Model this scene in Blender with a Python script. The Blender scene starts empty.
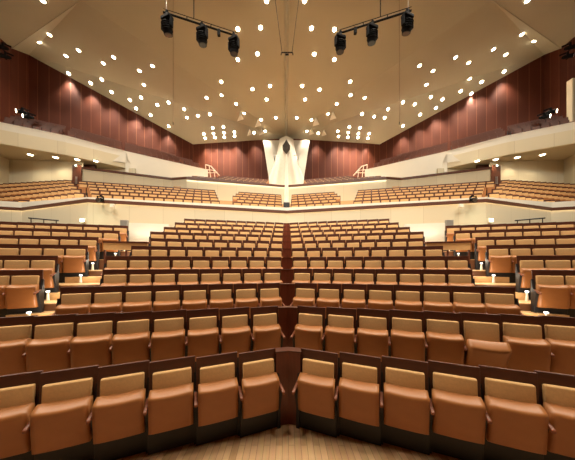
import bpy, bmesh, math, random
from mathutils import Vector, Matrix
random.seed(7)
C = bpy.context.scene.collection
PI = math.pi

# ------------------------------------------------------------------ camera frame
F, CX, HY, ZC, XC = 225.0, 286.1, 263.0, 2.26, -0.03
def at(x, y, Y):
    """point of the hall at depth Y seen at (x, y) of a 575x460 frame"""
    return Vector((XC + (x-CX)*Y/F, Y, ZC + (HY-y)*Y/F))

# ------------------------------------------------------------------ materials
def lin(r, g, b):
    f = lambda c: c/12.92 if c <= .04045 else ((c+.055)/1.055)**2.4
    return (f(r/255), f(g/255), f(b/255), 1)

def mat(name, col, rough=.5, var=.0, scale=8, metal=0, spec=.5, bump=0, stretch=(1,1,1), dark=None):
    m = bpy.data.materials.new(name); m.use_nodes = True
    nt = m.node_tree; b = nt.nodes['Principled BSDF']
    b.inputs['Base Color'].default_value = col
    b.inputs['Roughness'].default_value = rough
    b.inputs['Metallic'].default_value = metal
    b.inputs['Specular IOR Level'].default_value = spec
    tc = nt.nodes.new('ShaderNodeTexCoord'); mp = nt.nodes.new('ShaderNodeMapping')
    mp.inputs['Scale'].default_value = stretch
    nz = nt.nodes.new('ShaderNodeTexNoise'); nz.inputs['Scale'].default_value = scale
    nz.inputs['Detail'].default_value = 4
    nt.links.new(tc.outputs['Object'], mp.inputs['Vector']); nt.links.new(mp.outputs['Vector'], nz.inputs['Vector'])
    if var:
        mx = nt.nodes.new('ShaderNodeMix'); mx.data_type = 'RGBA'
        d = dark or tuple(c*(1-var) for c in col[:3])+(1,)
        mx.inputs['A'].default_value = d; mx.inputs['B'].default_value = col
        nt.links.new(nz.outputs['Fac'], mx.inputs['Factor'])
        nt.links.new(mx.outputs['Result'], b.inputs['Base Color'])
    if bump:
        bp = nt.nodes.new('ShaderNodeBump'); bp.inputs['Strength'].default_value = bump; bp.inputs['Distance'].default_value = .01
        nt.links.new(nz.outputs['Fac'], bp.inputs['Height']); nt.links.new(bp.outputs['Normal'], b.inputs['Normal'])
    return m

def emit(name, col, s):
    m = bpy.data.materials.new(name); m.use_nodes = True
    b = m.node_tree.nodes['Principled BSDF']
    b.inputs['Base Color'].default_value = (.8,.8,.8,1)
    b.inputs['Emission Color'].default_value = col
    b.inputs['Emission Strength'].default_value = s
    return m

def panel_mat(name, colA, colB, line, width, lw, rough, grain=True, spec=.4):
    """panels along UV.u (metres): each panel its own tone, thin joint lines"""
    m = bpy.data.materials.new(name); m.use_nodes = True
    nt = m.node_tree; b = nt.nodes['Principled BSDF']; N = nt.nodes.new; L = nt.links.new
    b.inputs['Roughness'].default_value = rough; b.inputs['Specular IOR Level'].default_value = spec
    uv = N('ShaderNodeUVMap'); sp = N('ShaderNodeSeparateXYZ'); L(uv.outputs['UV'], sp.inputs['Vector'])
    dv = N('ShaderNodeMath'); dv.operation = 'DIVIDE'; dv.inputs[1].default_value = width; L(sp.outputs['X'], dv.inputs[0])
    fr = N('ShaderNodeMath'); fr.operation = 'FRACT'; L(dv.outputs[0], fr.inputs[0])
    fl = N('ShaderNodeMath'); fl.operation = 'FLOOR'; L(dv.outputs[0], fl.inputs[0])
    wn = N('ShaderNodeTexWhiteNoise'); wn.noise_dimensions = '1D'; L(fl.outputs[0], wn.inputs['W'])
    lt = N('ShaderNodeMath'); lt.operation = 'LESS_THAN'; lt.inputs[1].default_value = lw/width; L(fr.outputs[0], lt.inputs[0])
    mx = N('ShaderNodeMix'); mx.data_type = 'RGBA'; mx.inputs['A'].default_value = colA; mx.inputs['B'].default_value = colB
    if grain:
        mp = N('ShaderNodeMapping'); mp.inputs['Scale'].default_value = (6, .35, 1); L(uv.outputs['UV'], mp.inputs['Vector'])
        nz = N('ShaderNodeTexNoise'); nz.inputs['Scale'].default_value = 3; nz.inputs['Detail'].default_value = 5; L(mp.outputs['Vector'], nz.inputs['Vector'])
        av = N('ShaderNodeMath'); av.operation = 'MULTIPLY_ADD'; av.inputs[1].default_value = .55
        L(wn.outputs['Value'], av.inputs[0]); 
        hf = N('ShaderNodeMath'); hf.operation = 'MULTIPLY'; hf.inputs[1].default_value = .55; L(nz.outputs['Fac'], hf.inputs[0])
        L(hf.outputs[0], av.inputs[2]); L(av.outputs[0], mx.inputs['Factor'])
    else:
        L(wn.outputs['Value'], mx.inputs['Factor'])
    m2 = N('ShaderNodeMix'); m2.data_type = 'RGBA'; m2.inputs['B'].default_value = line
    L(mx.outputs['Result'], m2.inputs['A']); L(lt.outputs[0], m2.inputs['Factor'])
    L(m2.outputs['Result'], b.inputs['Base Color'])
    return m

def parquet_mat(name, c1, c2, cm, rough=.35):
    m = bpy.data.materials.new(name); m.use_nodes = True
    nt = m.node_tree; b = nt.nodes['Principled BSDF']; N = nt.nodes.new; L = nt.links.new
    b.inputs['Roughness'].default_value = rough
    tc = N('ShaderNodeTexCoord'); mp = N('ShaderNodeMapping'); mp.inputs['Rotation'].default_value = (0, 0, PI/2)
    L(tc.outputs['Object'], mp.inputs['Vector'])
    br = N('ShaderNodeTexBrick'); br.inputs['Scale'].default_value = 1
    br.inputs['Brick Width'].default_value = .42; br.inputs['Row Height'].default_value = .075
    br.inputs['Mortar Size'].default_value = .0025; br.inputs['Bias'].default_value = -.1
    br.inputs['Color1'].default_value = c1; br.inputs['Color2'].default_value = c2; br.inputs['Mortar'].default_value = cm
    L(mp.outputs['Vector'], br.inputs['Vector'])
    m2 = N('ShaderNodeMapping'); m2.inputs['Scale'].default_value = (40, 3, 1); L(tc.outputs['Object'], m2.inputs['Vector'])
    nz = N('ShaderNodeTexNoise'); nz.inputs['Scale'].default_value = 1; nz.inputs['Detail'].default_value = 5; L(m2.outputs['Vector'], nz.inputs['Vector'])
    mx = N('ShaderNodeMix'); mx.data_type = 'RGBA'; mx.blend_type = 'MULTIPLY'; mx.inputs['Factor'].default_value = .35
    L(br.outputs['Color'], mx.inputs['A']); L(nz.outputs['Color'], mx.inputs['B'])
    L(mx.outputs['Result'], b.inputs['Base Color'])
    return m

M = {}
M['leather']  = mat('brown leather', lin(168,109,60), .42, .2, 10, spec=.5, bump=.05)
M['armleather'] = mat('red brown leather', lin(132,74,46), .45, .2, 10, spec=.4)
M['pad']      = mat('tan seat fabric', lin(220,176,120), .75, .25, 45, spec=.2, bump=.1)
M['darkwood'] = mat('dark stained wood', lin(94,50,32), .38, .45, 6, spec=.45, stretch=(.8,.8,9), dark=lin(62,33,24))
M['redwood']  = mat('red brown divider wood', lin(128,64,40), .35, .45, 5, spec=.45, stretch=(8,8,.7), dark=lin(88,42,28))
M['trimwood'] = mat('brown rail wood', lin(96,56,40), .45, .3, 4, stretch=(.5,.5,6))
M['black']    = mat('black seat metal', lin(26,26,29), .5, .3, 12)
M['fixture']  = mat('matt black lamp housing', lin(13,13,14), .7, .3, 20, spec=.1)
M['steel']    = mat('bright steel', lin(200,200,200), .3, .15, 20, metal=1)
M['cream']    = panel_mat('cream wall panels', lin(200,190,165), lin(205,196,171), lin(176,164,138), 1.6, .014, .7, False, .2)
M['white']    = mat('white plaster', lin(226,220,205), .7, .06, 2, spec=.2)
M['plaster']  = mat('pale folded plaster', lin(182,175,160), .75, .08, 3, spec=.15)
M['fascia']   = panel_mat('pale balcony panels', lin(214,202,172), lin(220,209,180), lin(190,176,148), 2.2, .02, .7, False, .2)
M['wallwood'] = panel_mat('tall wood wall panels', lin(58,26,14), lin(78,36,21), lin(120,76,52), .78, .022, .5, spec=.12)
M['ceiling']  = mat('beige ceiling plaster', lin(164,157,138), .8, .1, .5, spec=.1)
M['parquet']  = parquet_mat('oak parquet', lin(204,166,124), lin(170,132,92), lin(120,90,62))
M['step']     = mat('step oak', lin(206,168,118), .42, .3, 5, stretch=(1,8,8), dark=lin(172,132,86))
M['riser']    = mat('step riser wood', lin(130,84,54), .45, .3, 5, stretch=(1,1,8))
M['stage']    = panel_mat('stage wall wood', lin(120,78,50), lin(150,100,66), lin(80,50,34), 1.0, .02, .5)
M['bulb']     = emit('lamp glow', (1,.86,.62,1), 26)
M['slot']     = emit('soft lamp glow', (1,.84,.58,1), 14)
M['green']    = emit('green lamp glow', (.7,1,.82,1), 4)
M['steplamp'] = emit('step lamp glow', (1,.95,.85,1), 2)

# ------------------------------------------------------------------ mesh helpers
def link(name, me, m=None, parent=None, mats=None):
    o = bpy.data.objects.new(name, me); C.objects.link(o)
    for k in (mats or ([m] if m else [])): me.materials.append(k)
    if parent: o.parent = parent
    return o

def pyd(name, vs, fs, m=None, parent=None, smooth=False):
    me = bpy.data.meshes.new(name); me.from_pydata([tuple(v) for v in vs], [], fs); me.update()
    if smooth:
        for p in me.polygons: p.use_smooth = True
    return link(name, me, m, parent)

def frombm(name, bm, m=None, parent=None, smooth=False):
    bmesh.ops.recalc_face_normals(bm, faces=bm.faces[:])
    me = bpy.data.meshes.new(name); bm.to_mesh(me); bm.free()
    if smooth:
        for p in me.polygons: p.use_smooth = True
    return link(name, me, m, parent)

def bbox(bm, x0, x1, y0, y1, z0, z1, bev=0, seg=2, mtx=None):
    g = bmesh.ops.create_cube(bm, size=1)
    vs = g['verts']
    for v in vs:
        v.co = Vector(((x0+x1)/2 + v.co.x*(x1-x0), (y0+y1)/2 + v.co.y*(y1-y0), (z0+z1)/2 + v.co.z*(z1-z0)))
    es = list({e for v in vs for e in v.link_edges})
    if bev:
        r = bmesh.ops.bevel(bm, geom=es, offset=bev, segments=seg, profile=.5, affect='EDGES')
        vs = list({v for v in r['verts']} | {v for v in vs if v.is_valid})
    if mtx:
        for v in vs:
            if v.is_valid: v.co = mtx @ v.co
    return vs

def tube(bm, a, b, r, n=10):
    a, b = Vector(a), Vector(b); d = b-a
    mt = Matrix.Translation((a+b)/2) @ d.to_track_quat('Z', 'Y').to_matrix().to_4x4()
    bmesh.ops.create_cone(bm, cap_ends=True, segments=n, radius1=r, radius2=r, depth=d.length, matrix=mt)

def cone(bm, a, b, r1, r2, n=16):
    a, b = Vector(a), Vector(b); d = b-a
    mt = Matrix.Translation((a+b)/2) @ d.to_track_quat('Z', 'Y').to_matrix().to_4x4()
    bmesh.ops.create_cone(bm, cap_ends=True, segments=n, radius1=r1, radius2=r2, depth=d.length, matrix=mt)

def prism(bm, pts, z0, z1):
    lo = [bm.verts.new((p[0], p[1], z0)) for p in pts]; hi = [bm.verts.new((p[0], p[1], z1)) for p in pts]
    bm.faces.new(lo[::-1]); bm.faces.new(hi)
    for i in range(len(pts)):
        j = (i+1) % len(pts); bm.faces.new((lo[i], lo[j], hi[j], hi[i]))

def struct(o, **k):
    o['kind'] = 'structure'; return o

def wall(name, pts, z0, z1, m, thick=.12, both=False):
    """vertical wall along a polyline; z0/z1 numbers or lists; UV in metres; thickness away from the viewer"""
    n = len(pts); z0 = z0 if isinstance(z0, (list, tuple)) else [z0]*n; z1 = z1 if isinstance(z1, (list, tuple)) else [z1]*n
    P = [Vector((p[0], p[1], 0)) for p in pts]
    nor = []
    for i in range(n):
        d = (P[min(i+1, n-1)]-P[max(i-1, 0)]).normalized(); q = Vector((-d.y, d.x, 0))
        nor.append(q)
    bm = bmesh.new(); uvl = bm.loops.layers.uv.new('UVMap')
    u = [0]
    for i in range(1, n): u.append(u[-1]+(P[i]-P[i-1]).length)
    A = [(bm.verts.new((P[i].x, P[i].y, z0[i])), bm.verts.new((P[i].x, P[i].y, z1[i]))) for i in range(n)]
    B = [(bm.verts.new((P[i].x+nor[i].x*thick, P[i].y+nor[i].y*thick, z0[i])), bm.verts.new((P[i].x+nor[i].x*thick, P[i].y+nor[i].y*thick, z1[i]))) for i in range(n)]
    U = {}
    for i in range(n):
        for V in (A, B):
            for k in (0, 1): U[V[i][k]] = (u[i], (z0[i], z1[i])[k])
    for i in range(n-1):
        bm.faces.new((A[i][0], A[i+1][0], A[i+1][1], A[i][1]))
        bm.faces.new((B[i+1][0], B[i][0], B[i][1], B[i+1][1]))
        bm.faces.new((A[i][1], A[i+1][1], B[i+1][1], B[i][1]))
        bm.faces.new((A[i+1][0], A[i][0], B[i][0], B[i+1][0]))
    bm.faces.new((A[0][0], A[0][1], B[0][1], B[0][0])); bm.faces.new((A[-1][1], A[-1][0], B[-1][0], B[-1][1]))
    for f in bm.faces:
        for l in f.loops: l[uvl].uv = U[l.vert]
    return struct(frombm(name, bm, m))

def mir(pts): return [(-p[0],)+tuple(p[1:]) for p in pts]

def thing(name, label, cat, loc=(0,0,0), rz=0, group=None):
    o = bpy.data.objects.new(name, None); C.objects.link(o); o.empty_display_size = .1
    o.location = loc; o.rotation_euler = (0, 0, rz); tag(o, label, cat, group); return o
def tag(o, label, cat, group=None):
    o['label'] = label; o['category'] = cat
    if group: o['group'] = group
    return o
def light(name, kind, energy, col, parent=None, loc=(0,0,0), rot=(0,0,0), data=None, **k):
    if data is None:
        data = bpy.data.lights.new(name, kind); data.energy = energy; data.color = col
        for a, v in k.items(): setattr(data, a, v)
    o = bpy.data.objects.new(name, data); C.objects.link(o); o.location = loc; o.rotation_euler = rot
    if parent: o.parent = parent
    return o

ORD = 'zeroth first second third fourth fifth sixth seventh eighth ninth tenth eleventh twelfth thirteenth fourteenth fifteenth sixteenth seventeenth eighteenth nineteenth twentieth'.split()
TENS = {2:'twenty',3:'thirty',4:'forty',5:'fifty',6:'sixty'}
def ordn(n):
    if n <= 20: return ORD[n]
    t, u = divmod(n, 10)
    return TENS[t][:-1]+'ieth' if u == 0 else TENS[t]+'-'+ORD[u]

# ------------------------------------------------------------------ seating geometry
T = .23; TH = math.atan(T); PHI = math.radians(22); PITCH = .518; SW = .505; HS = 1.08
D0 = {i: 3.20+.947*(i-1) for i in range(1, 12)}
D0.update({1:3.19, 2:4.14, 3:5.18, 4:6.13})
TR = {1:.258, 2:.2125, 3:.225, 4:.225}
ZT = {1:1.08, 2:1.487, 3:1.813, 4:2.113, 5:2.445, 6:2.78, 7:3.116, 8:3.46, 9:3.79, 10:4.15, 11:4.51}
NC = {1:7, 2:10, 3:8, 4:8, 5:9, 6:9, 7:9, 8:10, 9:10, 10:10, 11:10}
XS = {4:5.34, 5:5.76, 6:5.83, 7:6.23, 8:6.23, 9:6.53}
NS = {4:3, 5:4, 6:5, 7:6, 8:8, 9:9}
XI = .185

# ------------------------------------------------------------------ floors
bm = bmesh.new(); prism(bm, [(-24.5,-8), (24.5,-8), (24.5,6), (-24.5,6)], -.2, .05)
o = struct(frombm('floor', bm, M['parquet']))

def chev(dA, dB, xm, x0=None, s=None):
    """strip between two V lines"""
    return [(-xm, dA-T*xm), (0, dA), (xm, dA-T*xm), (xm, dB-T*xm), (0, dB), (-xm, dB-T*xm)]
for i in range(2, 12):
    bm = bmesh.new(); z = ZT[i]-HS
    pts = chev(D0[i-1]+.10, D0[i]+.10 if i < 11 else 13.7, 11.5)
    prism(bm, pts, 0, z-.02)
    o = struct(frombm('floor', bm, M['riser']))
    bm = bmesh.new(); a = D0[i-1]+.07
    prism(bm, chev(a, D0[i]+.10 if i < 11 else 13.7, 11.5), z-.02, z)
    struct(frombm('floor', bm, M['step']))

# ------------------------------------------------------------------ seat prototype
REC = .075     # recline of the back over its height
def recl(z): return -REC*(HS-z)
def seat_meshes():
    me = {}
    def grab(name, o):
        me[name] = o.data; bpy.data.objects.remove(o)
    # wooden back board, slightly curved and reclined
    bm = bmesh.new()
    bbox(bm, -SW/2, SW/2, -.03, 0, .26, HS, .006, 2)
    for v in bm.verts: v.co.y += recl(v.co.z)
    grab('backrest', frombm('backrest', bm, M['darkwood']))
    # back pad
    bm = bmesh.new()
    bmesh.ops.create_grid(bm, x_segments=8, y_segments=8, size=1)
    bm.free()
    bm = bmesh.new(); bbox(bm, -.211, .211, -.085, -.030, .48, .958, .018, 3)
    for v in bm.verts: v.co.y += recl(v.co.z)
    grab('back_cushion', frombm('back_cushion', bm, M['pad'], smooth=True))
    bm = bmesh.new(); bbox(bm, -.210, .210, -.085, -.030, .48, .985, .018, 3)
    for v in bm.verts: v.co.y += recl(v.co.z)
    grab('back_cushion_tall', frombm('back_cushion', bm, M['pad'], smooth=True))
    # tip-up seat cushion, folded up: saddle-shaped nose on top, bulging underside
    def cushion():
        bm = bmesh.new(); nx, nz = 8, 7
        prof = [(-.100,.30), (-.100,.40), (-.100,.52), (-.100,.64), (-.098,.74), (-.100,.772), (-.108,.781), (-.122,.780), (-.165,.770), (-.214,.751), (-.231,.742), (-.241,.730),
                (-.245,.712), (-.243,.68), (-.234,.58), (-.226,.48), (-.216,.38), (-.208,.315), (-.204,.298), (-.192,.288), (-.15,.286), (-.11,.288)]
        W = .231; rows = []
        for k in range(nx+1):
            t = k/nx*2-1
            t = math.copysign(abs(t)**.8, t) if t else 0; x = W*t; e = max(0, abs(t)-.88)/.12
            sag = .014*(1-t*t)
            ring = []
            for (y, z) in prof:
                cy, cz = -.168, .53
                yy = cy+(y-cy)*(1-.10*e*e); zz = cz+(z-cz)*(1-.02*e*e)
                if z > .70: zz -= sag
                if y < -.2: yy -= .008*(1-t*t)
                ring.append(bm.verts.new((x, yy, zz)))
            rows.append(ring)
        n = len(prof)
        for a, b in zip(rows, rows[1:]):
            for j in range(n):
                bm.faces.new((a[j], a[(j+1) % n], b[(j+1) % n], b[j]))
        bm.faces.new(rows[0]); bm.faces.new(rows[-1][::-1])
        return bm
    o = frombm('seat_cushion', cushion(), M['leather'], smooth=True); grab('seat_cushion', o)
    # black pan under the seat
    bm = bmesh.new(); bbox(bm, -SW/2, SW/2, -.12, -.085, 0, .42, .004, 1)
    grab('base_panel', frombm('base_panel', bm, M['black']))
    # side standard between two seats (origin on the seat's side)
    bm = bmesh.new()
    pr = [(-.15,0), (-.06,0), (-.035,.45), (-.02,.86), (-.06,.88), (-.12,.66), (-.225,.62), (-.225,.56), (-.15,.30)]
    lo = [bm.verts.new((-.020,y,z)) for y, z in pr]; hi = [bm.verts.new((.020,y,z)) for y, z in pr]
    bm.faces.new(lo); bm.faces.new(hi[::-1])
    for k in range(len(pr)): bm.faces.new((lo[k], lo[(k+1)%len(pr)], hi[(k+1)%len(pr)], hi[k]))
    grab('side_frame', frombm('side_frame', bm, M['black']))
    bm = bmesh.new(); tube(bm, (0,-.155,.40), (0,-.175,.40), .009, 10)
    grab('bolt', frombm('bolt', bm, M['steel']))
    # short arm rest sloping to the front
    bm = bmesh.new(); bbox(bm, -.019, .019, -.33, -.13, .635, .672, .010, 2)
    for v in bm.verts: v.co.z += .28*(v.co.y+.10)
    grab('armrest', frombm('armrest', bm, M['armleather'], smooth=True))
    return me
SM = seat_meshes()
seat_proto = None
def place_seat(x, y, z, rz, inner, label, group, last=False, bolts=False, tilt=0, tall=False):
    """inner: local x sign of the side that faces the centre"""
    global seat_proto
    if seat_proto is None:
        r = thing('theatre_seat', label, 'seat', (x,y,z), rz, group)
        seat_proto = {'root': r}
        for k in ('backrest', 'back_cushion', 'seat_cushion', 'base_panel', 'side_frame', 'armrest', 'bolt'):
            o = bpy.data.objects.new(k, SM[k]); C.objects.link(o); o.parent = r; seat_proto[k] = o
        seat_proto['bolt'].parent = seat_proto['side_frame']
        ch = seat_proto
    else:
        r = seat_proto['root'].copy(); C.objects.link(r); r.location = (x,y,z); r.rotation_euler = (0,0,rz)
        ch = {'root': r}
        for k in ('backrest', 'back_cushion', 'seat_cushion', 'base_panel', 'side_frame', 'armrest'):
            o = seat_proto[k].copy(); C.objects.link(o); o.parent = r; ch[k] = o
        if bolts:
            o = seat_proto['bolt'].copy(); C.objects.link(o); o.parent = ch['side_frame']; ch['bolt'] = o
    if tall: ch['back_cushion'].data = SM['back_cushion_tall']
    tag(r, label, 'seat', group)
    if z < .01: r.location.z = .05; r.scale = (1, 1, (HS-.05)/HS)
    else: r.scale = (1, 1, 1)
    for k in ('side_frame', 'armrest'): ch[k].location = (inner*PITCH/2, 0, 0)
    ch['seat_cushion'].rotation_euler = (tilt, 0, 0)
    if tilt:
        ch['seat_cushion'].location = (0, -.16*(1-math.cos(tilt))-.30*math.sin(tilt)*-1*0-.02, 0)
    if last:
        for k in ('side_frame', 'armrest'):
            o = ch[k].copy(); C.objects.link(o); o.parent = r; o.location = (-inner*PITCH/2, 0, 0)
    return r

count = 0
SIDE = {1:'right', -1:'left'}
for s in (-1, 1):
    for i in range(1, 12):
        for k in range(NC[i]):
            a = XI + k*PITCH*math.cos(TH); yy = D0[i]-TR.get(i, T)*a
            x = a + math.cos(PHI)*SW/2; y = yy - math.sin(PHI)*SW/2
            nm = 'front' if i == 1 else ORD[i]
            if i == 11: nm = 'rearmost'
            lab = f'tan tip-up seat, {ORD[k+1]} {SIDE[s]} of the wooden centre divider in the {nm} row'
            if i == 2 and s == 1 and k == 5:
                lab = 'tan tip-up seat with cushion lowered part way, sixth right of the divider, second row'
            place_seat(s*x, y, ZT[i]-HS, -s*PHI, -s, lab, f'{"front" if i==1 else nm} row of the stalls', k == NC[i]-1, i <= 4,
                       .0)
            count += 1
    for i in range(4, 10):
        for k in range(NS[i]):
            a = XS[i] + k*PITCH*math.cos(TH); yy = D0[i]-TR.get(i, T)*a
            x = a + math.cos(PHI)*SW/2; y = yy - math.sin(PHI)*SW/2
            w = 'aisle-end' if k == 0 else f'{ORD[k+1]}-from-aisle'
            lab = f'tan {w} tip-up seat, {ORD[i-3]} visible row from the front of the {SIDE[s]} side block'
            place_seat(s*x, y, ZT[i]-HS, -s*PHI, -s, lab, f'rows of the {SIDE[s]} side block', k == NS[i]-1, i <= 5)
            count += 1
# the one seat of the second row whose cushion hangs half down
for o in C.objects:
    if o.get('label','').startswith('tan tip-up seat with cushion lowered'):
        for c in o.children:
            if c.name.startswith('seat_cushion'):
                an = math.radians(24)
                piv = Vector((0, -.13, .34))
                R = Matrix.Rotation(an, 3, 'X')
                c.rotation_euler = (an, 0, 0); c.location = piv - R @ piv

# centre divider: one V-shaped wooden panel per row
for i in range(1, 12):
    t = thing('divider_panel', f'dark red-brown wooden divider panel on the centre line in the {"front" if i==1 else ("rearmost" if i==11 else ORD[i])} row', 'divider', (0, D0[i], ZT[i]-HS), 0, 'wooden panels along the centre line')
    if i == 1: t.location.z = .05; t.scale = (1, 1, (HS-.05)/HS)
    bm = bmesh.new(); w = .165
    prism(bm, [(-w,-T*w-.10), (0,-.10), (w,-T*w-.10), (w,-T*w+.03), (0,.03), (-w,-T*w+.03)], 0, HS-.04)
    frombm('panel', bm, M['redwood'], t)
    bm = bmesh.new(); w = .172
    prism(bm, [(-w,-T*w-.11), (0,-.11), (w,-T*w-.11), (w,-T*w+.035), (0,.035), (-w,-T*w+.035)], HS-.04, HS-.022)
    frombm('cap', bm, M['darkwood'], t)

# ------------------------------------------------------------------ aisle steps and step lights
XE = {4:4.20, 5:4.66, 6:4.72, 7:4.78, 8:5.22, 9:5.24}
for s in (-1, 1):
    for i in range(3, 8):
        xa = XE.get(i, 4.2); xb = XS.get(i, 5.1)-.06
        zt = ZT[i]-HS; zl = ZT[i-1]-HS; h = (zt-zl)/2
        ya = D0[i-1]+.07
        bm = bmesh.new()
        q = [(xa, ya-T*xa-.34), (xb, ya-T*xb-.34), (xb, ya-T*xb), (xa, ya-T*xa)]
        q = [(s*p[0], p[1]) for p in q]
        prism(bm, q, zl, zl+h)
        o = frombm('aisle_step', bm, M['step'])
        tag(o, f'pale oak half step in the {SIDE[s]} aisle leading up to the {ORD[i]} row', 'step', f'half steps of the {SIDE[s]} aisle')
    for i in range(4, 10):
        xb = XS[i]-.075; y = D0[i]-T*xb-.34; z = ZT[i]-HS
        t = thing('step_light', f'small white step lamp at the {SIDE[s]} aisle end of side block row {ORD[i-3]} from front', 'lamp', (s*xb, y, z), -s*PHI, 'step lamps along the aisles')
        bm = bmesh.new(); cone(bm, (0,0,0), (0,0,.20), .034, .018, 10); frombm('stem', bm, M['white'], t)
        bm = bmesh.new(); bbox(bm, -.028, .028, -.03, .03, .20, .235, .008, 2); frombm('lamp_head', bm, M['steplamp'], t)
        light('lamp', 'POINT', 4.5, (1,.86,.66), t, (-s*.22, -.12, .30), shadow_soft_size=.06)

# ------------------------------------------------------------------ terrace wall and rail (first tier)
R1 = [(0,13.84), (10.0,11.3), (15.4,13.1), (23.5,10.6)]
pl = mir(R1)[::-1] + R1[1:]
wall('wall_terrace', pl, 0, 5.31, M['cream'], .25)
def off(pts, d):
    out = []
    n = len(pts)
    for i in range(n):
        a = Vector(pts[max(i-1,0)][:2]); b = Vector(pts[min(i+1,n-1)][:2]); t = (b-a).normalized()
        out.append((pts[i][0]+t.y*d, pts[i][1]-t.x*d))
    return out
wall('trim_1', off(pl, .07), 5.31, 5.47, M['trimwood'], .42)
wall('wall_parapet', off(pl, .03), 5.47, [5.80,5.79,5.56,5.66,5.56,5.79,5.80], M['white'], .30)
# glow strip under the rail
def strip(pts, z, energy, col, tilt=0, w=.05):
    for a, b in zip(pts, pts[1:]):
        a, b = Vector((a[0],a[1],z)), Vector((b[0],b[1],z)); d = b-a
        L = bpy.data.lights.new('rail_glow', 'AREA'); L.shape = 'RECTANGLE'; L.size = d.length; L.size_y = w
        L.energy = energy*d.length; L.color = col
        o = bpy.data.objects.new('rail_glow', L); C.objects.link(o)
        o.location = (a+b)/2; o.rotation_euler = (0, 0, math.atan2(d.y, d.x))
strip(off(pl, .035), 5.30, .8, (1,.72,.42))

# wooden barrier and bright portal panel at the head of each aisle
for s in (-1, 1):
    xa, xb = 4.82, 6.1
    pts = [(s*xa, D0[7]-T*xa+.0), (s*xb, D0[7]-T*xb)]
    if s < 0: pts = pts[::-1]
    t = thing('aisle_barrier', f'low wooden barrier with dark cap across the head of the {SIDE[s]} aisle', 'barrier', (s*(xa+xb)/2, D0[7]-T*(xa+xb)/2, ZT[7]-HS))
    def loc(bm):
        for v in bm.verts: v.co -= Vector(t.location)
        return bm
    bm = bmesh.new(); q = [(s*xa,D0[7]-T*xa),(s*xb,D0[7]-T*xb),(s*xb,D0[7]-T*xb+.05),(s*xa,D0[7]-T*xa+.05)]
    prism(bm, q, 2.70, 2.93); frombm('board', loc(bm), M['step'], t)
    for xm in (xa, (xa+xb)/2-.02, xb-.05):
        bm = bmesh.new(); prism(bm, [(s*xm,D0[7]-T*xm),(s*(xm+.05),D0[7]-T*xm),(s*(xm+.05),D0[7]-T*xm+.04),(s*xm,D0[7]-T*xm+.04)], ZT[7]-HS, 2.71); frombm('post', loc(bm), M['darkwood'], t)
    bm = bmesh.new(); q = [(s*xa,D0[7]-T*xa-.03),(s*xb,D0[7]-T*xb-.03),(s*xb,D0[7]-T*xb+.08),(s*xa,D0[7]-T*xa+.08)]
    prism(bm, q, 2.93, 2.99); frombm('cap', loc(bm), M['darkwood'], t)
    p = [(s*5.42, 10.35), (s*7.05, 9.98)]
    if s < 0: p = p[::-1]
    wall('wall_portal', p, 2.3, 4.05, M['white'], .15)
    p = [(s*7.06, 9.5), (s*7.12, 10.1)]
    if s > 0: p = p[::-1]
    bm = bmesh.new(); bbox(bm, -.15, .15, -.06, .06, 0, 1.72, .01, 1)
    o = frombm('jamb', bm, mat('grey jamb paint', lin(150,146,138), .6, .1, 5)); o.location = (s*7.0, 9.7, 2.39); o.name = f'trim_{6 if s<0 else 7}'; struct(o)
    t = thing('fill_uplight', f'added low lamp brightening the white portal wall behind the {SIDE[s]} aisle', 'lamp', (s*6.1, 9.05, 2.71))  # invented lamp, added to brighten the portal wall from below
    bm = bmesh.new(); bbox(bm, -.4, .4, -.05, .05, 0, .1, .01, 1); frombm('housing', bm, M['black'], t)
    bm = bmesh.new(); bbox(bm, -.37, .37, -.03, .03, .1, .112, 0); frombm('lens', bm, M['slot'], t)
    light('glow', 'AREA', 26, (1,.93,.8), t, (0, .1, .2), (math.radians(60), 0, PI*0), shape='RECTANGLE', size=.8, size_y=.15)

# sloping dark hand rail behind the side blocks
for s in (-1, 1):
    a, b = (at(515,220.6,9.9), at(545,218.0,9.6))
    if s < 0: a, b = Vector((-a.x,a.y,a.z)), Vector((-b.x,b.y,b.z))
    t = thing('handrail', f'dark sloping handrail above the last row of the {SIDE[s]} side block', 'rail', (a.x, a.y, ZT[10]-HS))
    def loc(bm):
        for v in bm.verts: v.co -= Vector(t.location)
        return bm
    bm = bmesh.new(); tube(bm, a, b, .03); frombm('bar', loc(bm), M['black'], t)
    for q in (.08, .5, .92):
        c = a.lerp(b, q); bm = bmesh.new(); tube(bm, (c.x,c.y,ZT[10]-HS), c, .018); frombm('post', loc(bm), M['black'], t)

# ------------------------------------------------------------------ first tier seats
NJ = 5
TJ = {j: 14.75+1.2*j for j in range(NJ)}
def osl(j): return .30-.04*max(j, 0)
def tz(j): return 6.07+.52*j
tier = []    # (x, y, ztop, rz, s, zone, row, k)
def xcn(j): return 10.9+1.08*max(j, 0)
for s in (-1, 1):
    for j in range(NJ):
        n = 0; a = .30+.04*j
        lim = 3.45+.2*j
        while a+.5 < lim+.2:
            tier.append((s, a, TJ[j]-T*a, tz(j), -PHI*.6, 'inner', j, n)); a += PITCH*math.cos(TH); n += 1
        a = 4.1+.42*j; n = 0
        xc = xcn(j)
        while a+.5 < xc-.05:
            tier.append((s, a, TJ[j]-T*a, tz(j), -PHI*.6, 'middle', j, n)); a += PITCH*math.cos(TH); n += 1
        a = xc+.05; n = 0
        while a+.5 < 1.30*(TJ[j]-T*xc+osl(j)*(a-xc)) + .9 and a < 22.6:
            tier.append((s, a, TJ[j]-T*xc+osl(j)*(a-xc), tz(j), -.26, 'outer', j, n)); a += PITCH; n += 1
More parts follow.
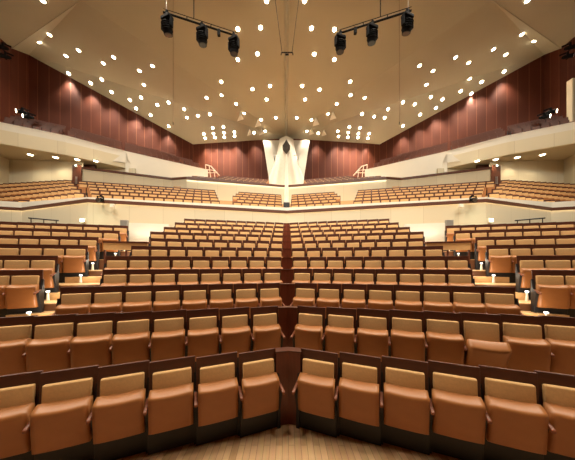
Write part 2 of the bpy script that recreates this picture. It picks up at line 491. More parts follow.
def rail_y(X):
    for (xa, ya), (xb, yb) in zip(R1, R1[1:]):
        if xa <= X <= xb: return ya+(yb-ya)*(X-xa)/(xb-xa)
    return R1[-1][1]
tier = [q for q in tier if q[2] > rail_y(q[1]+.25)+.42]
ST = []      # all remaining seats
num = {}; nt_s = {-1: (300-count)//2, 1: (300-count)-(300-count)//2}
for (s, a, y, z, rz, zone, j, n) in tier:
    x = a+math.cos(rz)*SW/2; yy = y+math.sin(rz)*SW/2
    if zone == 'outer' and j in (0, 1, 2) and nt_s[s] > 0:
        row = ('front', 'second', 'third')[j]; num[(s, j)] = num.get((s, j), 0)+1
        lab = f'tan seat on the {SIDE[s]} side terrace, {row} row, {ORD[num[(s, j)]]} visible outward from the parapet corner'
        place_seat(s*x, yy, z-HS, s*rz, -s, lab, f'{row} row of the {SIDE[s]} side terrace', tall=True); nt_s[s] -= 1
    else:
        ST.append((s*x, yy, z, s*rz))
print('individual seats', count, num, nt_s, 'stuff', len(ST))

# tier floors
for j in range(NJ):
    z = tz(j)-HS
    bm = bmesh.new()
    def yl(X, d, xc, k): return d-T*min(X, xc)+osl(k)*max(0, X-xc)
    dA = TJ[j]-.55 if j == 0 else TJ[j-1]+.08; dB = TJ[j]+.08 if j < NJ-1 else TJ[j]+1.0
    xa, xb = xcn(j-1), xcn(j)
    f = [(-X, yl(X, dA, xa, j-1)) for X in (23.4, xa, 0)]+[(X, yl(X, dA, xa, j-1)) for X in (xa, 23.4)]
    b = [(X, yl(X, dB, xb, j)) for X in (23.4, xb)]+[(-X, yl(X, dB, xb, j)) for X in (0, xb, 23.4)]
    if j == 0:
        g = [(0,14.1), (10.0,11.57), (15.4,13.38), (23.4,10.95)]; f = mir(g)[::-1]+g[1:]
    prism(bm, f+b, 4.2, z)
    struct(frombm('floor', bm, M['step']))

# ------------------------------------------------------------------ second tier (centre balcony)
R2 = [(0,20.75), (8.35,18.83), (9.9,19.4), (16.95,18.75)]
R2z = [9.24, 9.30, 9.42, 10.08]
p2 = mir(R2)[::-1]+R2[1:]; z2 = R2z[::-1]+R2z[1:]
wall('wall_balcony', p2, 6.4, z2, M['cream'], .25)
wall('trim_2', off(p2, .07), z2, [z+.17 for z in z2], M['trimwood'], .4)
strip(off(p2[1:-1], .035)[1:-1], 9.2, 2.0, (1,.84,.6))
for k in range(5):
    bm = bmesh.new(); zt = 9.82+.39*k; d = 21.6+.85*k
    prism(bm, [(-9.5,d-.5-T*9.5),(0,d-.5),(9.5,d-.5-T*9.5),(9.5,d+.45-T*9.5),(0,d+.45),(-9.5,d+.45-T*9.5)], 7.5, zt-HS)
    struct(frombm('floor', bm, M['step']))
    for s in (-1, 1):
        a = 1.9
        while a < (8.6 if k < 2 else 6.2):
            ST.append((s*(a+.25), d-T*a, zt, -s*.15)); a += PITCH
# ------------------------------------------------------------------ ceiling
def L_(v): return Vector((-abs(v.x), v.y, v.z))
r0 = Vector((0,27.2,17.35)); r1 = Vector((0,13.6,20.7))
c_ = L_(at(193,144.3,28)); s1 = L_(at(28.7,54.8,21)); k_ = L_(at(11.7,48.3,19.5)); e_ = L_(at(0,38,18.5))
q_ = L_(at(81,0,15.5)); kf = Vector((-24.3,-8,17.5)); rf = Vector((0,-8,18.3))
half = [(r0,c_,s1), (s1,k_,q_), (s1,q_,r0), (q_,r1,r0), (k_,e_,q_), (e_,kf,q_), (q_,kf,rf), (q_,rf,r1)]
vs, fs = [], []
def addv(v):
    for i, w in enumerate(vs):
        if (w-v).length < 1e-4: return i
    vs.append(v.copy()); return len(vs)-1
for tri in half:
    fs.append([addv(v) for v in tri]); fs.append([addv(Vector((-v.x,v.y,v.z))) for v in tri][::-1])
o = struct(pyd('ceiling', vs, fs, M['ceiling']))
from mathutils.geometry import intersect_ray_tri
tris = [tuple(vs[i] for i in f) for f in fs]
def on_ceiling(x, y):
    org = Vector((XC,0,ZC)); d = at(x,y,1)-org; best = None
    for t in tris:
        h = intersect_ray_tri(t[0], t[1], t[2], d, org, True)
        if h and (best is None or (h-org).length < (best[0]-org).length):
            n = (t[1]-t[0]).cross(t[2]-t[0]).normalized(); best = (h, n if n.z < 0 else -n)
    return best
# crease beads along the folds
def bead(name, pts, r, m):
    bm = bmesh.new()
    for a, b in zip(pts, pts[1:]): tube(bm, a, b, r, 8)
    return struct(frombm(name, bm, m))
dn = Vector((0,0,-.02))
for s in (-1, 1):
    f = lambda v: Vector((s*abs(v.x), v.y, v.z))+dn
    bead(f'trim_{3 if s<0 else 4}', [f(k_), f(q_)], .022, M['ceiling'])
# ridge fin of the ceiling
bm = bmesh.new(); a, b = r0, r1
for sx in (-1, 1): pass
vv = [bm.verts.new(p) for p in ((-.22,a.y,a.z+.02), (0,a.y,a.z-.28), (.22,a.y,a.z+.02), (-.22,b.y,b.z+.02), (0,b.y,b.z-.28), (.22,b.y,b.z+.02))]
bm.faces.new((vv[0],vv[1],vv[4],vv[3])); bm.faces.new((vv[1],vv[2],vv[5],vv[4])); bm.faces.new(vv[0:3]); bm.faces.new(vv[3:6]); bm.faces.new((vv[0],vv[3],vv[5],vv[2]))
struct(frombm('trim_5', bm, M['ceiling']))

# ------------------------------------------------------------------ big walls
SOF_ = 11.1
for s, nm in ((-1,'left'), (1,'right')):
    f = lambda v: (s*abs(v.x), v.y)
    p = [f(kf), f(e_), f(k_), f(s1), f(c_)]; zz = [v.z for v in (kf,e_,k_,s1,c_)]
    if s > 0: p, zz = p[::-1], zz[::-1]
    wall(f'wall_{nm}', p, SOF_, zz, M['wallwood'], .2)
    wall(f'wall_lower_{nm}', p, 0, SOF_, M['cream'], .2)
wall('wall_back', [f(c_)[:1] and (-abs(c_.x), c_.y), (0, 27.2), (abs(c_.x), c_.y)], 0, [c_.z, r0.z, c_.z], M['wallwood'], .2)
wall('wall_front', [(24.3,-8), (0,-8), (-24.3,-8)], 0, [17.5,18.3,17.5], M['stage'], .2)

# ------------------------------------------------------------------ upper side balconies
SOF, EDG = 11.1, 12.6
def onplane(x, y, a, b):
    """ray at (x,y) against the vertical plane through plan points a, b (left side)"""
    d = at(x,y,1)-Vector((XC,0,ZC)); n = Vector((b[1]-a[1], -(b[0]-a[0]), 0))
    t = n.dot(Vector((a[0],a[1],0))-Vector((XC,0,0)))/n.dot(d)
    return Vector((XC,0,ZC))+d*t
E = [(-24.0,14.6), (-21.15,16.6), (-18.0,18.35), (-14.95,20.9), (-8.75,25.1)]
for s, nm in ((-1,'left'), (1,'right')):
    f = lambda p: (s*abs(p[0]),)+tuple(p[1:])
    # slab
    bm = bmesh.new(); prism(bm, [f(p) for p in E+[(-8.75,28), (-11.7,27.9), (-24.0,20.8)]], SOF, 11.5)
    struct(frombm('floor', bm, M['fascia']))
    pl_ = [f(p) for p in E[:4]]
    if s > 0: pl_ = pl_[::-1]
    wall('wall_fascia', off(pl_, .02), SOF-.02, EDG-.5, M['fascia'], .2)
    wall('wall_coping', off(pl_, .0), EDG-.5, EDG, M['white'], .2)
    pl_ = [f(p) for p in E[3:]]
    if s > 0: pl_ = pl_[::-1]
    wall('wall_gallery', off(pl_, .02), [8.9]*2, [EDG]*2, M['white'], .2)
    # white sloping facet at the end of the balcony front
    A, B = E[2], E[3]
    P = [onplane(112.5,161.2,A,B), onplane(125.6,151.9,A,B), Vector((E[3][0],E[3][1],EDG)), Vector((E[3][0],E[3][1],9.6)), onplane(130.5,163.5,A,B)]
    bm = bmesh.new(); n = Vector((.3,-.35,0))*.15
    lo = [bm.verts.new((s*-1*(p.x+n.x), p.y+n.y, p.z)) for p in P]; hi = [bm.verts.new((s*-1*(p.x), p.y+.1, p.z)) for p in P]
    bm.faces.new(lo); bm.faces.new(hi[::-1])
    for i in range(5): bm.faces.new((lo[i], lo[(i+1)%5], hi[(i+1)%5], hi[i]))
    struct(frombm('wall_facet', bm, M['white']))
    # thin dark coping along the white front
    cp = [f(p) for p in E];
    if s > 0: cp = cp[::-1]
    wall('trim_8' if s < 0 else 'trim_9', off(cp, .03), EDG, EDG+.05, M['white'], .35)
    # raked floor + seat rows behind the front
    def along(rowoff, zt, x0, x1):
        pts = off(E if True else E, -rowoff)
        for a, b in zip(pts, pts[1:]):
            a_, b_ = Vector(a), Vector(b); d = (b_-a_); Ln = d.length; d.normalize(); q = .26
            rz = math.atan2(d.y, d.x)
            while q+.26 < Ln:
                p = a_+d*q
                if x0 < -p.x < x1: ST.append((s*abs(p.x), p.y, zt, -s*rz, 1))
                q += PITCH
    for r, (ro, zt, x0, x1) in enumerate(((.70, 13.4, 10.0, 22.3), (1.5, 13.95, 10.8, 22.3), (2.3, 14.45, 12.5, 22.3))):
        along(ro, zt, x0, x1)
        ln = off(E, -ro-.1) ; l2 = off(E, -max(ro-.72, .30))
        bm = bmesh.new(); prism(bm, [f(p) for p in l2]+[f(p) for p in ln[::-1]], 11.45, zt-HS+.0)
        struct(frombm('floor', bm, M['riser']))
    # inner wall under the balcony, with the door
    w = [L_(at(-8,0,19.2)), L_(at(73,0,19.6)), L_(at(83.5,0,19.7)), L_(at(84,0,20.6)), L_(at(97,0,21.0)), L_(at(135,0,21.0))]
    w = [(v.x, v.y) for v in w]
    pw = [f(p) for p in w];
    if s > 0: pw = pw[::-1]
    wall('wall_side_'+nm, pw, 6.0, SOF, M['cream'], .15)
    d0, d1 = L_(at(73.2,0,19.6)), L_(at(83.3,0,19.7))
    t = struct(pyd(f'door_{1 if s<0 else 2}', [], []))
    dx0, dx1 = sorted((s*abs(d0.x), s*abs(d1.x)))
    bm = bmesh.new(); bbox(bm, dx0, dx1, 19.50, 19.58, 8.2, 10.75, .01, 1)
    me = bpy.data.meshes.new('door'); bm.to_mesh(me); bm.free(); t.data = me; me.materials.append(M['darkwood'])
    for q in (-.06, .06):
        bm = bmesh.new(); xm = (dx0+dx1)/2+q; tube(bm, (xm,19.45,9.1), (xm,19.45,9.75), .022); tube(bm, (xm,19.45,9.15), (xm,19.52,9.15), .015); tube(bm, (xm,19.45,9.7), (xm,19.52,9.7), .015)
        frombm('door_handle', bm, M['steel'], t)
    # dark lintel beside the door
    bm = bmesh.new(); x0, x1 = sorted((s*abs(at(84.2,0,20.4).x), s*abs(at(97,0,20.4).x))); bbox(bm, x0, x1, 20.2, 20.4, 10.3, SOF, .01, 1)
    o = struct(frombm(f'trim_{10 if s<0 else 11}', bm, M['darkwood']))
    # exit lamp
    p = at(75,165.2,19.3); x = s*abs(p.x)
    t = thing('exit_sign', f'small glowing green-white exit lamp above the {nm} terrace door', 'sign', (x, 19.36, p.z))
    bm = bmesh.new(); bbox(bm, -.13, .13, 0, .12, -.11, .11, .01, 1); frombm('housing', bm, M['white'], t)
    bm = bmesh.new(); bbox(bm, -.11, .11, -.012, 0, -.09, .09, 0); frombm('panel', bm, M['green'], t); t.scale = (.6,.6,.6)
    # soffit lamps
    for n_, (px, py) in enumerate(((36.5,157.3), (61,159.8), (82,161.8), (100,163.2))):
        k2 = (SOF-.01-ZC)*F/(HY-py); v = at(px, py, k2); v.z = SOF; v.y -= .45
        lab = f'recessed soffit lamp under the {nm} upper balcony, {ORD[n_+1]} from the photo edge'
        t = thing('soffit_light', lab, 'light', (s*abs(v.x), v.y, SOF), 0, 'soffit lamps under the upper balconies')
        bm = bmesh.new(); cone(bm, (0,0,-.025), (0,0,0), .22, .25, 24); frombm('ring', bm, M['white'], t)
        bm = bmesh.new(); cone(bm, (0,0,-.04), (0,0,-.024), .15, .17, 20); frombm('lens', bm, M['slot'], t)
        light('lamp', 'SPOT', 160, (1,.82,.55), t, (0,0,-.08), spot_size=math.radians(125), spot_blend=.7, shadow_soft_size=.2)
    # white metal stair railing
    A, B = at(205.5,164.5,22.5), at(218.5,174.5,22.5)
    sx = lambda v: Vector((s*abs(v.x), v.y, v.z))
    tl, tr, bl, br = [sx(at(*q, 22.5)) for q in ((205.5,164.6), (211,166.3), (206.5,175.5), (219.5,175.5))]
    t = thing('stair_railing', f'white tubular stair railing by the {nm} end of the rear balcony', 'railing', (bl.x, bl.y, bl.z-.3))
    def loc(bm):
        for v in bm.verts: v.co -= Vector(t.location)
        return bm
    bm = bmesh.new(); tube(bm, tl, tr, .045); tube(bm, tr, br, .045); frombm('top_rail', loc(bm), M['white'], t)
    bm = bmesh.new(); tube(bm, tl.lerp(bl,.45), tr.lerp(br,.45), .03); tube(bm, tl.lerp(bl,.75), br.lerp(tr,.3), .03); frombm('middle_rail', loc(bm), M['white'], t)
    for q in (0, .33, .66, 1):
        a = tl.lerp(tr, min(1,q*2)) if q < .5 else tr.lerp(br, (q-.5)*2); b = bl.lerp(br, q)
        if (a-b).length < .05: continue
        bm = bmesh.new(); tube(bm, a, b-Vector((0,0,.3)), .035); frombm('post', loc(bm), M['white'], t)
    # small lamp on the terrace wall
    p = at(78,220.7,11.35); x = s*abs(p.x)
    p0 = R1[1]; p1 = R1[2]; yy = p0[1]+(p1[1]-p0[1])*(abs(x)-p0[0])/(p1[0]-p0[0])
    t = thing('wall_lamp', f'small greenish wall lamp under the corner of the {nm} terrace rail', 'lamp', (s*10.25, yy-.02-(abs(x)-10.25)*.333, 4.4))
    bm = bmesh.new(); bbox(bm, -.12, .12, -.09, 0, -.10, .10, .02, 2); frombm('housing', bm, M['white'], t)
    bm = bmesh.new(); bbox(bm, -.1, .1, -.11, -.088, -.08, .08, .01, 1); frombm('lens', bm, M['green'], t)
    light('glow', 'POINT', 7, (.75,1,.75), t, (-s*.9, -.75, .1), shadow_soft_size=.1)

# ------------------------------------------------------------------ remaining seats as one mass
bm = bmesh.new(); groups = []
def cube_to(bm, mt, x0,x1,y0,y1,z0,z1, idx):
    vs_ = [bm.verts.new(mt @ Vector((x,y,z))) for x in (x0,x1) for y in (y0,y1) for z in (z0,z1)]
    for q in ((0,1,3,2),(4,6,7,5),(0,4,5,1),(2,3,7,6),(0,2,6,4),(1,5,7,3)):
        fc = bm.faces.new([vs_[i] for i in q]); fc.material_index = idx
for (x, y, z, rz, *up) in ST:
    mt = Matrix.Translation((x,y,z-HS)) @ Matrix.Rotation(rz, 4, 'Z')
    cube_to(bm, mt, -.252,.252,-.05,0,.2,HS, 0)
    cube_to(bm, mt, -.212,.212,-.10,-.05,.48,.952 if up else .985, 0 if up else 1)
    cube_to(bm, mt, -.225,.225,-.24,-.10,.29,.77, 0 if up else 2)
    cube_to(bm, mt, -.26,-.24,-.26,0,0,.6, 3)
    cube_to(bm, mt, -.25,.25,-.17,-.11,0,.19, 3)
bmesh.ops.recalc_face_normals(bm, faces=bm.faces[:])
me = bpy.data.meshes.new('theatre_seats'); bm.to_mesh(me); bm.free()
o = link('theatre_seats', me, mats=[M['darkwood'], M['pad'], M['leather'], M['black'], M['trimwood']])
tag(o, 'mass of small distant tan and brown theatre seats filling the upper terraces and balconies', 'seats'); o['kind'] = 'stuff'

# ------------------------------------------------------------------ white pier with the diamond, and the slender column
Yp = 25.3
def pz(y, Y): return ZC+(HY-y)*Y/F
def px(x, Y): return XC+(x-CX)*Y/F
ax = 286.6
bm = bmesh.new()
# two flat wings narrowing downwards
for s in (-1, 1):
    P = [(0, 26.6, pz(140.3,26.6)), (s*23.4*26.6/F, 26.6, pz(140.3,26.6)), (s*15.4*26.6/F, 26.0, pz(190,26.0)), (0, 26.0, pz(190,26.0))]
    fr = [bm.verts.new(p) for p in P]; bk = [bm.verts.new((p[0],p[1]+.4,p[2])) for p in P]
    bm.faces.new(fr); bm.faces.new(bk[::-1])
    for i in range(4): bm.faces.new((fr[i],fr[(i+1)%4],bk[(i+1)%4],bk[i]))
wing = frombm('wing', bm, M['plaster'])
t = thing('pier', 'white folded pier with a dark diamond opening between the rear wood walls', 'pillar', (0,26,8.8))
def adopt(o, t):
    o.data.transform(Matrix.Translation(-Vector(t.location))); o.parent = t
adopt(wing, t)
# fluted cone body
bm = bmesh.new(); rings = []
NR, NA = 14, 24
for r in range(NR+1):
    v = r/NR; z = pz(191-(191-137)*v, 25.5)
    w = (15.5*(1-v)**1.5+6.8+1.0*(1-v))*25.5/F
    ring = []
    for a in range(NA+1):
        u = a/NA*2-1
        fl = (math.cos(u*PI*4)*.16*(1-v)**1.2)
        y = 26.0-1.15*(1-abs(u)**1.5)*(.55+.45*(1-v))-fl*.8
        ring.append(bm.verts.new((u*w, y, z)))
    rings.append(ring)
for A, B in zip(rings, rings[1:]):
    for i in range(NA): bm.faces.new((A[i],A[i+1],B[i+1],B[i]))
o = frombm('shaft', bm, M['plaster'], smooth=True)
m_ = o.modifiers.new('s', 'SOLIDIFY'); m_.thickness = .05
adopt(o, t)
bm = bmesh.new(); Yd = 25.0
w, h = 3.7*Yd/F, 5.8*Yd/F; zc_ = pz(148, Yd)
q = [(0,zc_+h), (w,zc_), (0,zc_-h), (-w,zc_)]
fr = [bm.verts.new((p[0],24.45,p[1])) for p in q]; bk = [bm.verts.new((p[0],25.6,p[1])) for p in q]
bm.faces.new(fr); bm.faces.new(bk[::-1])
for i in range(4): bm.faces.new((fr[i],fr[(i+1)%4],bk[(i+1)%4],bk[i]))
o = frombm('diamond_opening', bm, mat('dark opening', lin(52,42,30), .6, .3, 20)); o['label'] = 'dark brown diamond'; adopt(o, t)
for s in (-1, 1):
    bm = bmesh.new(); X = s*10.2*25/F; z = pz(155.5,25)
    bbox(bm, X-.35, X+.35, 24.9, 24.98, z-.03, z+.03, .01, 1); bbox(bm, X+s*.2-.05, X+s*.2+.05, 24.8, 25.9, z-.12, z+.0, .01, 1)
    o = frombm('bracket', bm, M['steel']); adopt(o, t)
# slender column standing on the terrace
Yc = 14.55
t = thing('column', 'slender white tapering column rising from the terrace on the centre line', 'column', (0, Yc, tz(0)-HS))
zb = 0
bm = bmesh.new()
for (z0, w0, z1, w1) in ((.62, .17, 4.3, .045),):
    lo = [bm.verts.new((a*w0, b*w0, z0)) for a, b in ((-1,-.4),(0,-1),(1,-.4),(1,1),(-1,1))]
    hi = [bm.verts.new((a*w1, b*w1, z1)) for a, b in ((-1,-.4),(0,-1),(1,-.4),(1,1),(-1,1))]
    bm.faces.new(lo[::-1]); bm.faces.new(hi)
    for i in range(5): bm.faces.new((lo[i],lo[(i+1)%5],hi[(i+1)%5],hi[i]))
frombm('shaft', bm, M['white'], t)
bm = bmesh.new(); bbox(bm, -.2, .2, -.2, .2, 0, 1.15, .02, 2); frombm('base', bm, M['black'], t)

# ------------------------------------------------------------------ ceiling downlights
LL = [(237.9,28.7),(260.6,27.2),(237.9,59.3),(257.5,53.5),(221.2,81.5),(206.6,97.4),(221.7,94.8),(252.5,88.8),(270,85.6),(266.6,99.2),(236.1,103.7),
(210,114.1),(198,115.7),(187,117.5),(184.4,109.1),(168.7,102.3),(157.5,104.7),(150.7,114.9),(141.3,97.4),(144,84.5),(152.5,65.5),(139.5,70.4),(266.6,.4),
(275.8,117.5),(244.2,113),(168.7,126.1),(261.1,119.6),(265.3,130.8),(254.1,132.6),(212.8,127.9),(223.5,126.9),(204,133.9),(213.6,133.4),(224.1,132.6),(234.5,131.9),
(205.3,138.1),(214.9,137.3),(224.3,137.1),(234.5,136),(43,.5),(49.6,34.4),(39.1,41.8),(78.6,49.9),(66,55.6),(113.8,56.9),(103.4,62.9),(68.9,73.4),(90.9,83),(102,79.4),
(111.7,91.9),(101,94.5),(130,99.7),(136.2,108.3)]
RL = [(311.4,27.9),(334.3,29.2),(314.2,53.8),(334.3,59.3),(302.2,85.6),(319.5,89.3),(305.1,99.2),(350.5,94.8),(364.6,97.4),(336.7,103.7),(296.7,117.5),(328,113.6),
(362,113.8),(387.9,109.1),(402.8,102.1),(414.5,104.2),(420,114.4),(430.7,96.9),(426.3,84.3),(419.5,65.3),(433,70.5),(304.6,.4),(402.8,125.6),(311.4,119.6),(306.7,130.8),
(318.2,133.2),(349.2,126.9),(359.9,127.7),(337.7,131.3),(348.2,132.4),(358.4,133.2),(369.1,133.4),(338.5,136.3),(347.9,137.1),(357.8,137.3),(367.8,138.1),(527.3,.4),
(521.8,33.9),(534.1,40.7),(493.4,48.8),(505.6,54.3),(455.6,56.9),(468.6,62.4),(503.8,71.5),(469.7,78.3),(481.4,81.7),(460.5,91.1),(471.2,93.5),(442.3,99.2),(436,107.8),(350.2,81.3),(374.0,116.4),(384.5,117.6)]
spot = bpy.data.lights.new('downlight', 'SPOT'); spot.energy = 1450; spot.color = (1,.90,.74); spot.spot_size = math.radians(82); spot.spot_blend = .9; spot.shadow_soft_size = .18
proto = None
for nm, lst in (('left', LL), ('right', RL)):
    for n, (x, y) in enumerate(sorted(lst, key=lambda p: -p[1])):
        h = on_ceiling(x, y)
        if not h: print('no ceiling', x, y); continue
        p, nn = h
        lab = f'glowing round downlight {nm} of the ceiling ridge, {ordn(n+1)} counting upward in the photo'
        if proto is None:
            t = thing('ceiling_light', lab, 'light', p, 0, 'round downlights in the ceiling')
            bm = bmesh.new(); cone(bm, (0,0,-.045), (0,0,.0), .155, .185, 24); ring = frombm('ring', bm, M['white'], t)
            bm = bmesh.new(); bmesh.ops.create_uvsphere(bm, u_segments=16, v_segments=8, radius=.135)
            for v in bm.verts: v.co.z = v.co.z*.35-.05
            lens = frombm('lens', bm, M['bulb'], t, True)
            proto = (t, ring, lens)
        else:
            t = proto[0].copy(); C.objects.link(t); t.location = p; t['label'] = lab
            for c in proto[1:]:
                d = c.copy(); C.objects.link(d); d.parent = t
        t.rotation_euler = nn.to_track_quat('-Z', 'Y').to_euler()
        lo = light('lamp', 'SPOT', 0, None, None, (p.x, p.y, p.z-.35), data=spot); lo.parent = t
        lo.matrix_parent_inverse = Matrix.LocRotScale(Vector(t.location), t.rotation_euler, None).inverted()

# flaps: white triangular scoops hanging from the rear of the ceiling
for nm, lst in (('left', [(240.5,116.5),(258,122.5),(249.5,133.2),(261.5,132.6)]), ('right', [(333,115.5),(316,121.5),(324,133.6),(311.5,132.4)])):
    s = -1 if nm == 'left' else 1
    for n, (x, y) in enumerate(lst):
        h = on_ceiling(x, y-4)
        p = h[0]
        w = 3.6*p.y/F if n < 2 else 2.7*p.y/F; hh = (9 if n < 2 else 7)*p.y/F
        bm = bmesh.new()
        q = [(0,0,0), (-w*.9,0,-hh), (w*.9,-.1,-hh*.85), (s*-.2,-w*1.2,-hh*.55)]
        vv = [bm.verts.new(a) for a in q]
        for fc in ((0,1,2),(0,2,3),(0,3,1),(1,3,2)): bm.faces.new([vv[i] for i in fc])
        o = frombm('ceiling_flap', bm, M['white']); o.location = p+Vector((0,0,.02))
        tag(o, f'small white triangular ceiling scoop near the pier on the {nm}, {ORD[n+1]} nearest the stage', 'ceiling scoop', 'white scoops under the rear ceiling')

# ------------------------------------------------------------------ lighting bars with moving heads
def moving_head(p, lab, yaw, pitch):
    t = thing('moving_head', lab, 'stage light', p, yaw, 'moving heads on the lighting bars')
    bm = bmesh.new(); bbox(bm, -.035, .035, -.045, .045, -.09, .05, .008, 1); frombm('clamp', bm, M['fixture'], t)
    bm = bmesh.new(); bbox(bm, -.15, .15, -.09, .09, -.18, -.09, .02, 2)
    frombm('base', bm, M['fixture'], t)
    bm = bmesh.new()
    for sx in (-1, 1): bbox(bm, sx*.155-.022, sx*.155+.022, -.05, .05, -.42, -.20, .015, 2)
    bbox(bm, -.175, .175, -.05, .05, -.22, -.18, .012, 2)
    yk = frombm('yoke', bm, M['fixture'], t)
    hd = bmesh.new(); cone(hd, (0,0,.12), (0,0,-.05), .09, .125, 20); cone(hd, (0,0,-.05), (0,0,-.17), .125, .11, 20)
    for k in range(4): cone(hd, (0,0,.10-.05*k), (0,0,.085-.05*k), .13, .14, 20)
    h = frombm('head', hd, M['fixture'], t); h.location = (0,0,-.385); h.rotation_euler = (pitch, 0, 0)
    bm = bmesh.new(); cone(bm, (0,0,-.17), (0,0,-.18), .10, .095, 20); frombm('lens', bm, mat('dark lens glass', lin(60,64,72), .08), h)
    return t
for nm, s in (('left',-1), ('right',1)):
    if s < 0: a, b = at(163,13.5,6.09), at(237.5,37.5,6.74)
    else:     a, b = at(411.5,12.5,6.05), at(336.5,35.5,6.68)
    a.z = b.z = 9.05
    t = thing('lighting_bar', f'slim black lighting bar hung under the {nm} half of the ceiling', 'lighting bar', (a+b)/2)
    def loc(bm):
        for v in bm.verts: v.co -= Vector(t.location)
        return bm
    bm = bmesh.new(); tube(bm, a, b, .026); frombm('pipe', loc(bm), M['fixture'], t)
    bm = bmesh.new(); u = Vector((0,0,.10)); tube(bm, a+u, b+u, .009, 6); frombm('power_rail', loc(bm), M['fixture'], t)
    for q in (.06, .3, .62, .94):
        c = a.lerp(b, q); bm = bmesh.new(); tube(bm, c, c+u, .012, 6); frombm('strut', loc(bm), M['fixture'], t)
    c = a.lerp(b, .39)
    bm = bmesh.new(); tube(bm, c+u, Vector((c.x, c.y, 19.2)), .013, 6); frombm('suspension_cable', loc(bm), M['fixture'], t)
    c = a.lerp(b, .04); bm = bmesh.new(); tube(bm, c+u, Vector((c.x, c.y, 19.0)), .006, 6); frombm('suspension_cable', loc(bm), M['steel'], t)
    c = a.lerp(b, .73); bm = bmesh.new(); bbox(bm, c.x-.04, c.x+.04, c.y-.04, c.y+.04, c.z-.17, c.z+.02, .01, 1); frombm('junction_box', loc(bm), M['fixture'], t)
    for n, q in enumerate((.05, .50, .945)):
        w = ('outermost', 'middle', 'innermost')[n]
        moving_head(a.lerp(b, q)+Vector((0,0,.0)), f'black moving-head stage light, {w} of three on the {nm} lighting bar', s*.35, .25-.1*n)

# small hung bracket on the centre line
c = at(287,52.5,9.0)
t = thing('microphone_bracket', 'small dark bracket hung on two slanting cables under the ceiling ridge', 'bracket', c)
bm = bmesh.new(); tube(bm, (-.22,0,0), (.22,0,0), .02); tube(bm, (-.22,0,0), (-.24,0,-.10), .018); tube(bm, (.22,0,0), (.24,0,-.10), .018); tube(bm, (-.07,0,-.08), (.07,0,-.08), .03); frombm('bar', bm, M['fixture'], t)
for s in (-1, 1):
    top = at(287+s*13.0, -6, 10.2)
    e2 = (top-c)*4.0
    h = on_ceiling(287+s*12.4, -2)
    bm = bmesh.new(); tube(bm, (s*.20,0,0), Vector((s*1.25,1.2,18.8-c.z+1.0)), .011, 6); frombm('cable', bm, M['fixture'], t)
# thin hanging wires
for nm, x, y1 in (('left',173.2,122), ('right',399.3,122)):
    p = at(x, y1, 14); top = on_ceiling(x, 40)
    bm = bmesh.new(); ztop = None
    hit = None
    for tr in tris:
        h = intersect_ray_tri(tr[0], tr[1], tr[2], Vector((0,0,1)), p, True)
        if h: hit = h
    zt = hit.z if hit else 20
    t = thing('hanging_microphone', f'thin vertical wire with a small microphone hanging from the {nm} ceiling half', 'microphone', p)
    tube(bm, (0,0,0), (0,0,zt-p.z), .010, 6); frombm('wire', bm, M['trimwood'], t)
    bm = bmesh.new(); tube(bm, (0,0,-.16), (0,0,.0), .022, 8); frombm('microphone', bm, M['fixture'], t)

# ------------------------------------------------------------------ spotlights on rails and balconies
def spotlight(p, lab, yaw, size=.3, glow=False, group='spotlights on the rails'):
    t = thing('spotlight', lab, 'stage light', p, yaw, group)
    k = size/.3
    hd = bmesh.new(); cone(hd, (0,-.2*k,-.02*k), (0,.12*k,.06*k), .11*k, .09*k, 16); cone(hd, (0,.12*k,.06*k), (0,.2*k,.08*k), .09*k, .05*k, 16); h = frombm('housing', hd, M['fixture'], t)
    bm = bmesh.new(); 
    for sx in (-1, 1): bbox(bm, sx*.125*k-.012, sx*.125*k+.012, -.04*k, .04*k, -.05*k, .2*k, .005, 1)
    bbox(bm, -.137*k, .137*k, -.04*k, .04*k, .19*k, .22*k, .005, 1); bbox(bm, -.03*k, .03*k, -.03*k, .28*k, .21*k, .27*k, .005, 1)
    frombm('yoke', bm, M['fixture'], t)
    bm = bmesh.new(); cone(bm, (0,-.205*k,-.021*k), (0,-.215*k,-.023*k), .09*k, .085*k, 16); frombm('lens', bm, M['slot'] if glow else M['steel'], t)
    return t
for nm, s in (('left',-1), ('right',1)):
    X = 9.25; Y = 13.84-.254*X-.32
    spotlight((s*X, Y, 5.36), f'black spotlight clamped to the terrace rail near its {nm} corner', -s*.3, .30)
    bm = bmesh.new(); bbox(bm, -.1, .1, -.06, .06, -.1, .08, .02, 2)
    o = frombm('camera', bm, M['white']); o.location = (s*(X-.45), Y+.2, 5.16); tag(o, f'small white camera hanging under the terrace rail beside the {nm} spotlight', 'camera')
    for n, (px_, py_) in enumerate(((22,112.5), (28.5,117.5))):
        v = at(px_, py_, 17.2); 
        spotlight((s*abs(v.x), v.y, v.z), f'{("upper","lower")[n]} lit spotlight on the parapet of the {nm} upper balcony', s*.6, .42, True, 'spotlights on the upper balconies')
    for n, (px_, py_) in enumerate(((3,48), (5.5,57))):
        v = at(px_, py_, 17.6)
        spotlight((s*abs(v.x), v.y, v.z), f'dark spotlight high on the {nm} side wall, {("upper","lower")[n]} of the pair', s*.8, .45, False, 'spotlights high on the side walls')
v = at(573.2,92,18.0)
t = thing('loudspeaker', 'tall pale loudspeaker column on the right side wall at the photo edge', 'loudspeaker', (v.x-.1, v.y, 11.51))
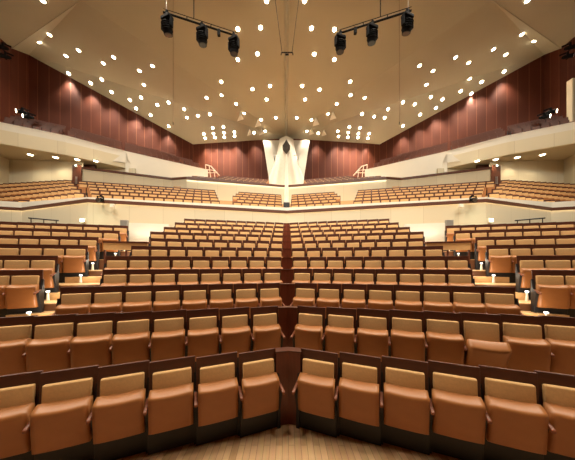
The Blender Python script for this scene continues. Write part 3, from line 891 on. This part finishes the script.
bm = bmesh.new(); bbox(bm, -.2, .2, -.2, .2, 0, 5.4, .03, 2); frombm('cabinet', bm, M['fascia'], t)
bm = bmesh.new(); bbox(bm, -.16, .16, -.22, -.2, .1, 5.3, .005, 1); frombm('grille', bm, M['cream'], t)

# ------------------------------------------------------------------ unseen spots added overhead to fill the seats and terraces
wash = bpy.data.lights.new('overhead_fill', 'SPOT'); wash.energy = 1600; wash.color = (1,.89,.72); wash.spot_size = math.radians(100); wash.spot_blend = 1; wash.shadow_soft_size = .5
front = bpy.data.lights.new('front_fill', 'SPOT'); front.energy = 2500; front.color = (1,.90,.74); front.spot_size = math.radians(100); front.spot_blend = 1; front.shadow_soft_size = .5
for x in (-15,-9,-3,3,9,15):
    for y in (3, 6.5, 10):
        d = Vector((x*.6, y+3, 0))-Vector((x, y, 16.6))
        light('overhead_fill', 'SPOT', 0, None, None, (x, y, 16.6), d.to_track_quat('-Z','Y').to_euler(), data=wash)
    d = Vector((x*1.4, 16, 8.6))-Vector((x, 1, 16.6))
    light('front_fill', 'SPOT', 0, None, None, (x, 1, 16.6), d.to_track_quat('-Z','Y').to_euler(), data=front)
# ------------------------------------------------------------------ world
wl = bpy.data.worlds.new('World'); bpy.context.scene.world = wl; wl.use_nodes = True
wl.node_tree.nodes['Background'].inputs['Color'].default_value = (1,.85,.65,1)
wl.node_tree.nodes['Background'].inputs['Strength'].default_value = .05

# ------------------------------------------------------------------ camera
cam = bpy.data.cameras.new('Camera'); co = bpy.data.objects.new('Camera', cam); C.objects.link(co)
co.location = (XC, 0, ZC); co.rotation_euler = (PI/2, 0, 0)
cam.sensor_fit = 'HORIZONTAL'; cam.sensor_width = 36; cam.lens = F/575*36
cam.shift_x = (287.5-CX)/575; cam.shift_y = (HY-230)/575
cam.clip_end = 200
sc = bpy.context.scene; sc.camera = co
vs_ = sc.view_settings
vs_.view_transform = 'Standard'; vs_.look = 'None'; vs_.exposure = 0.42; vs_.gamma = 1; vs_.use_curve_mapping = False
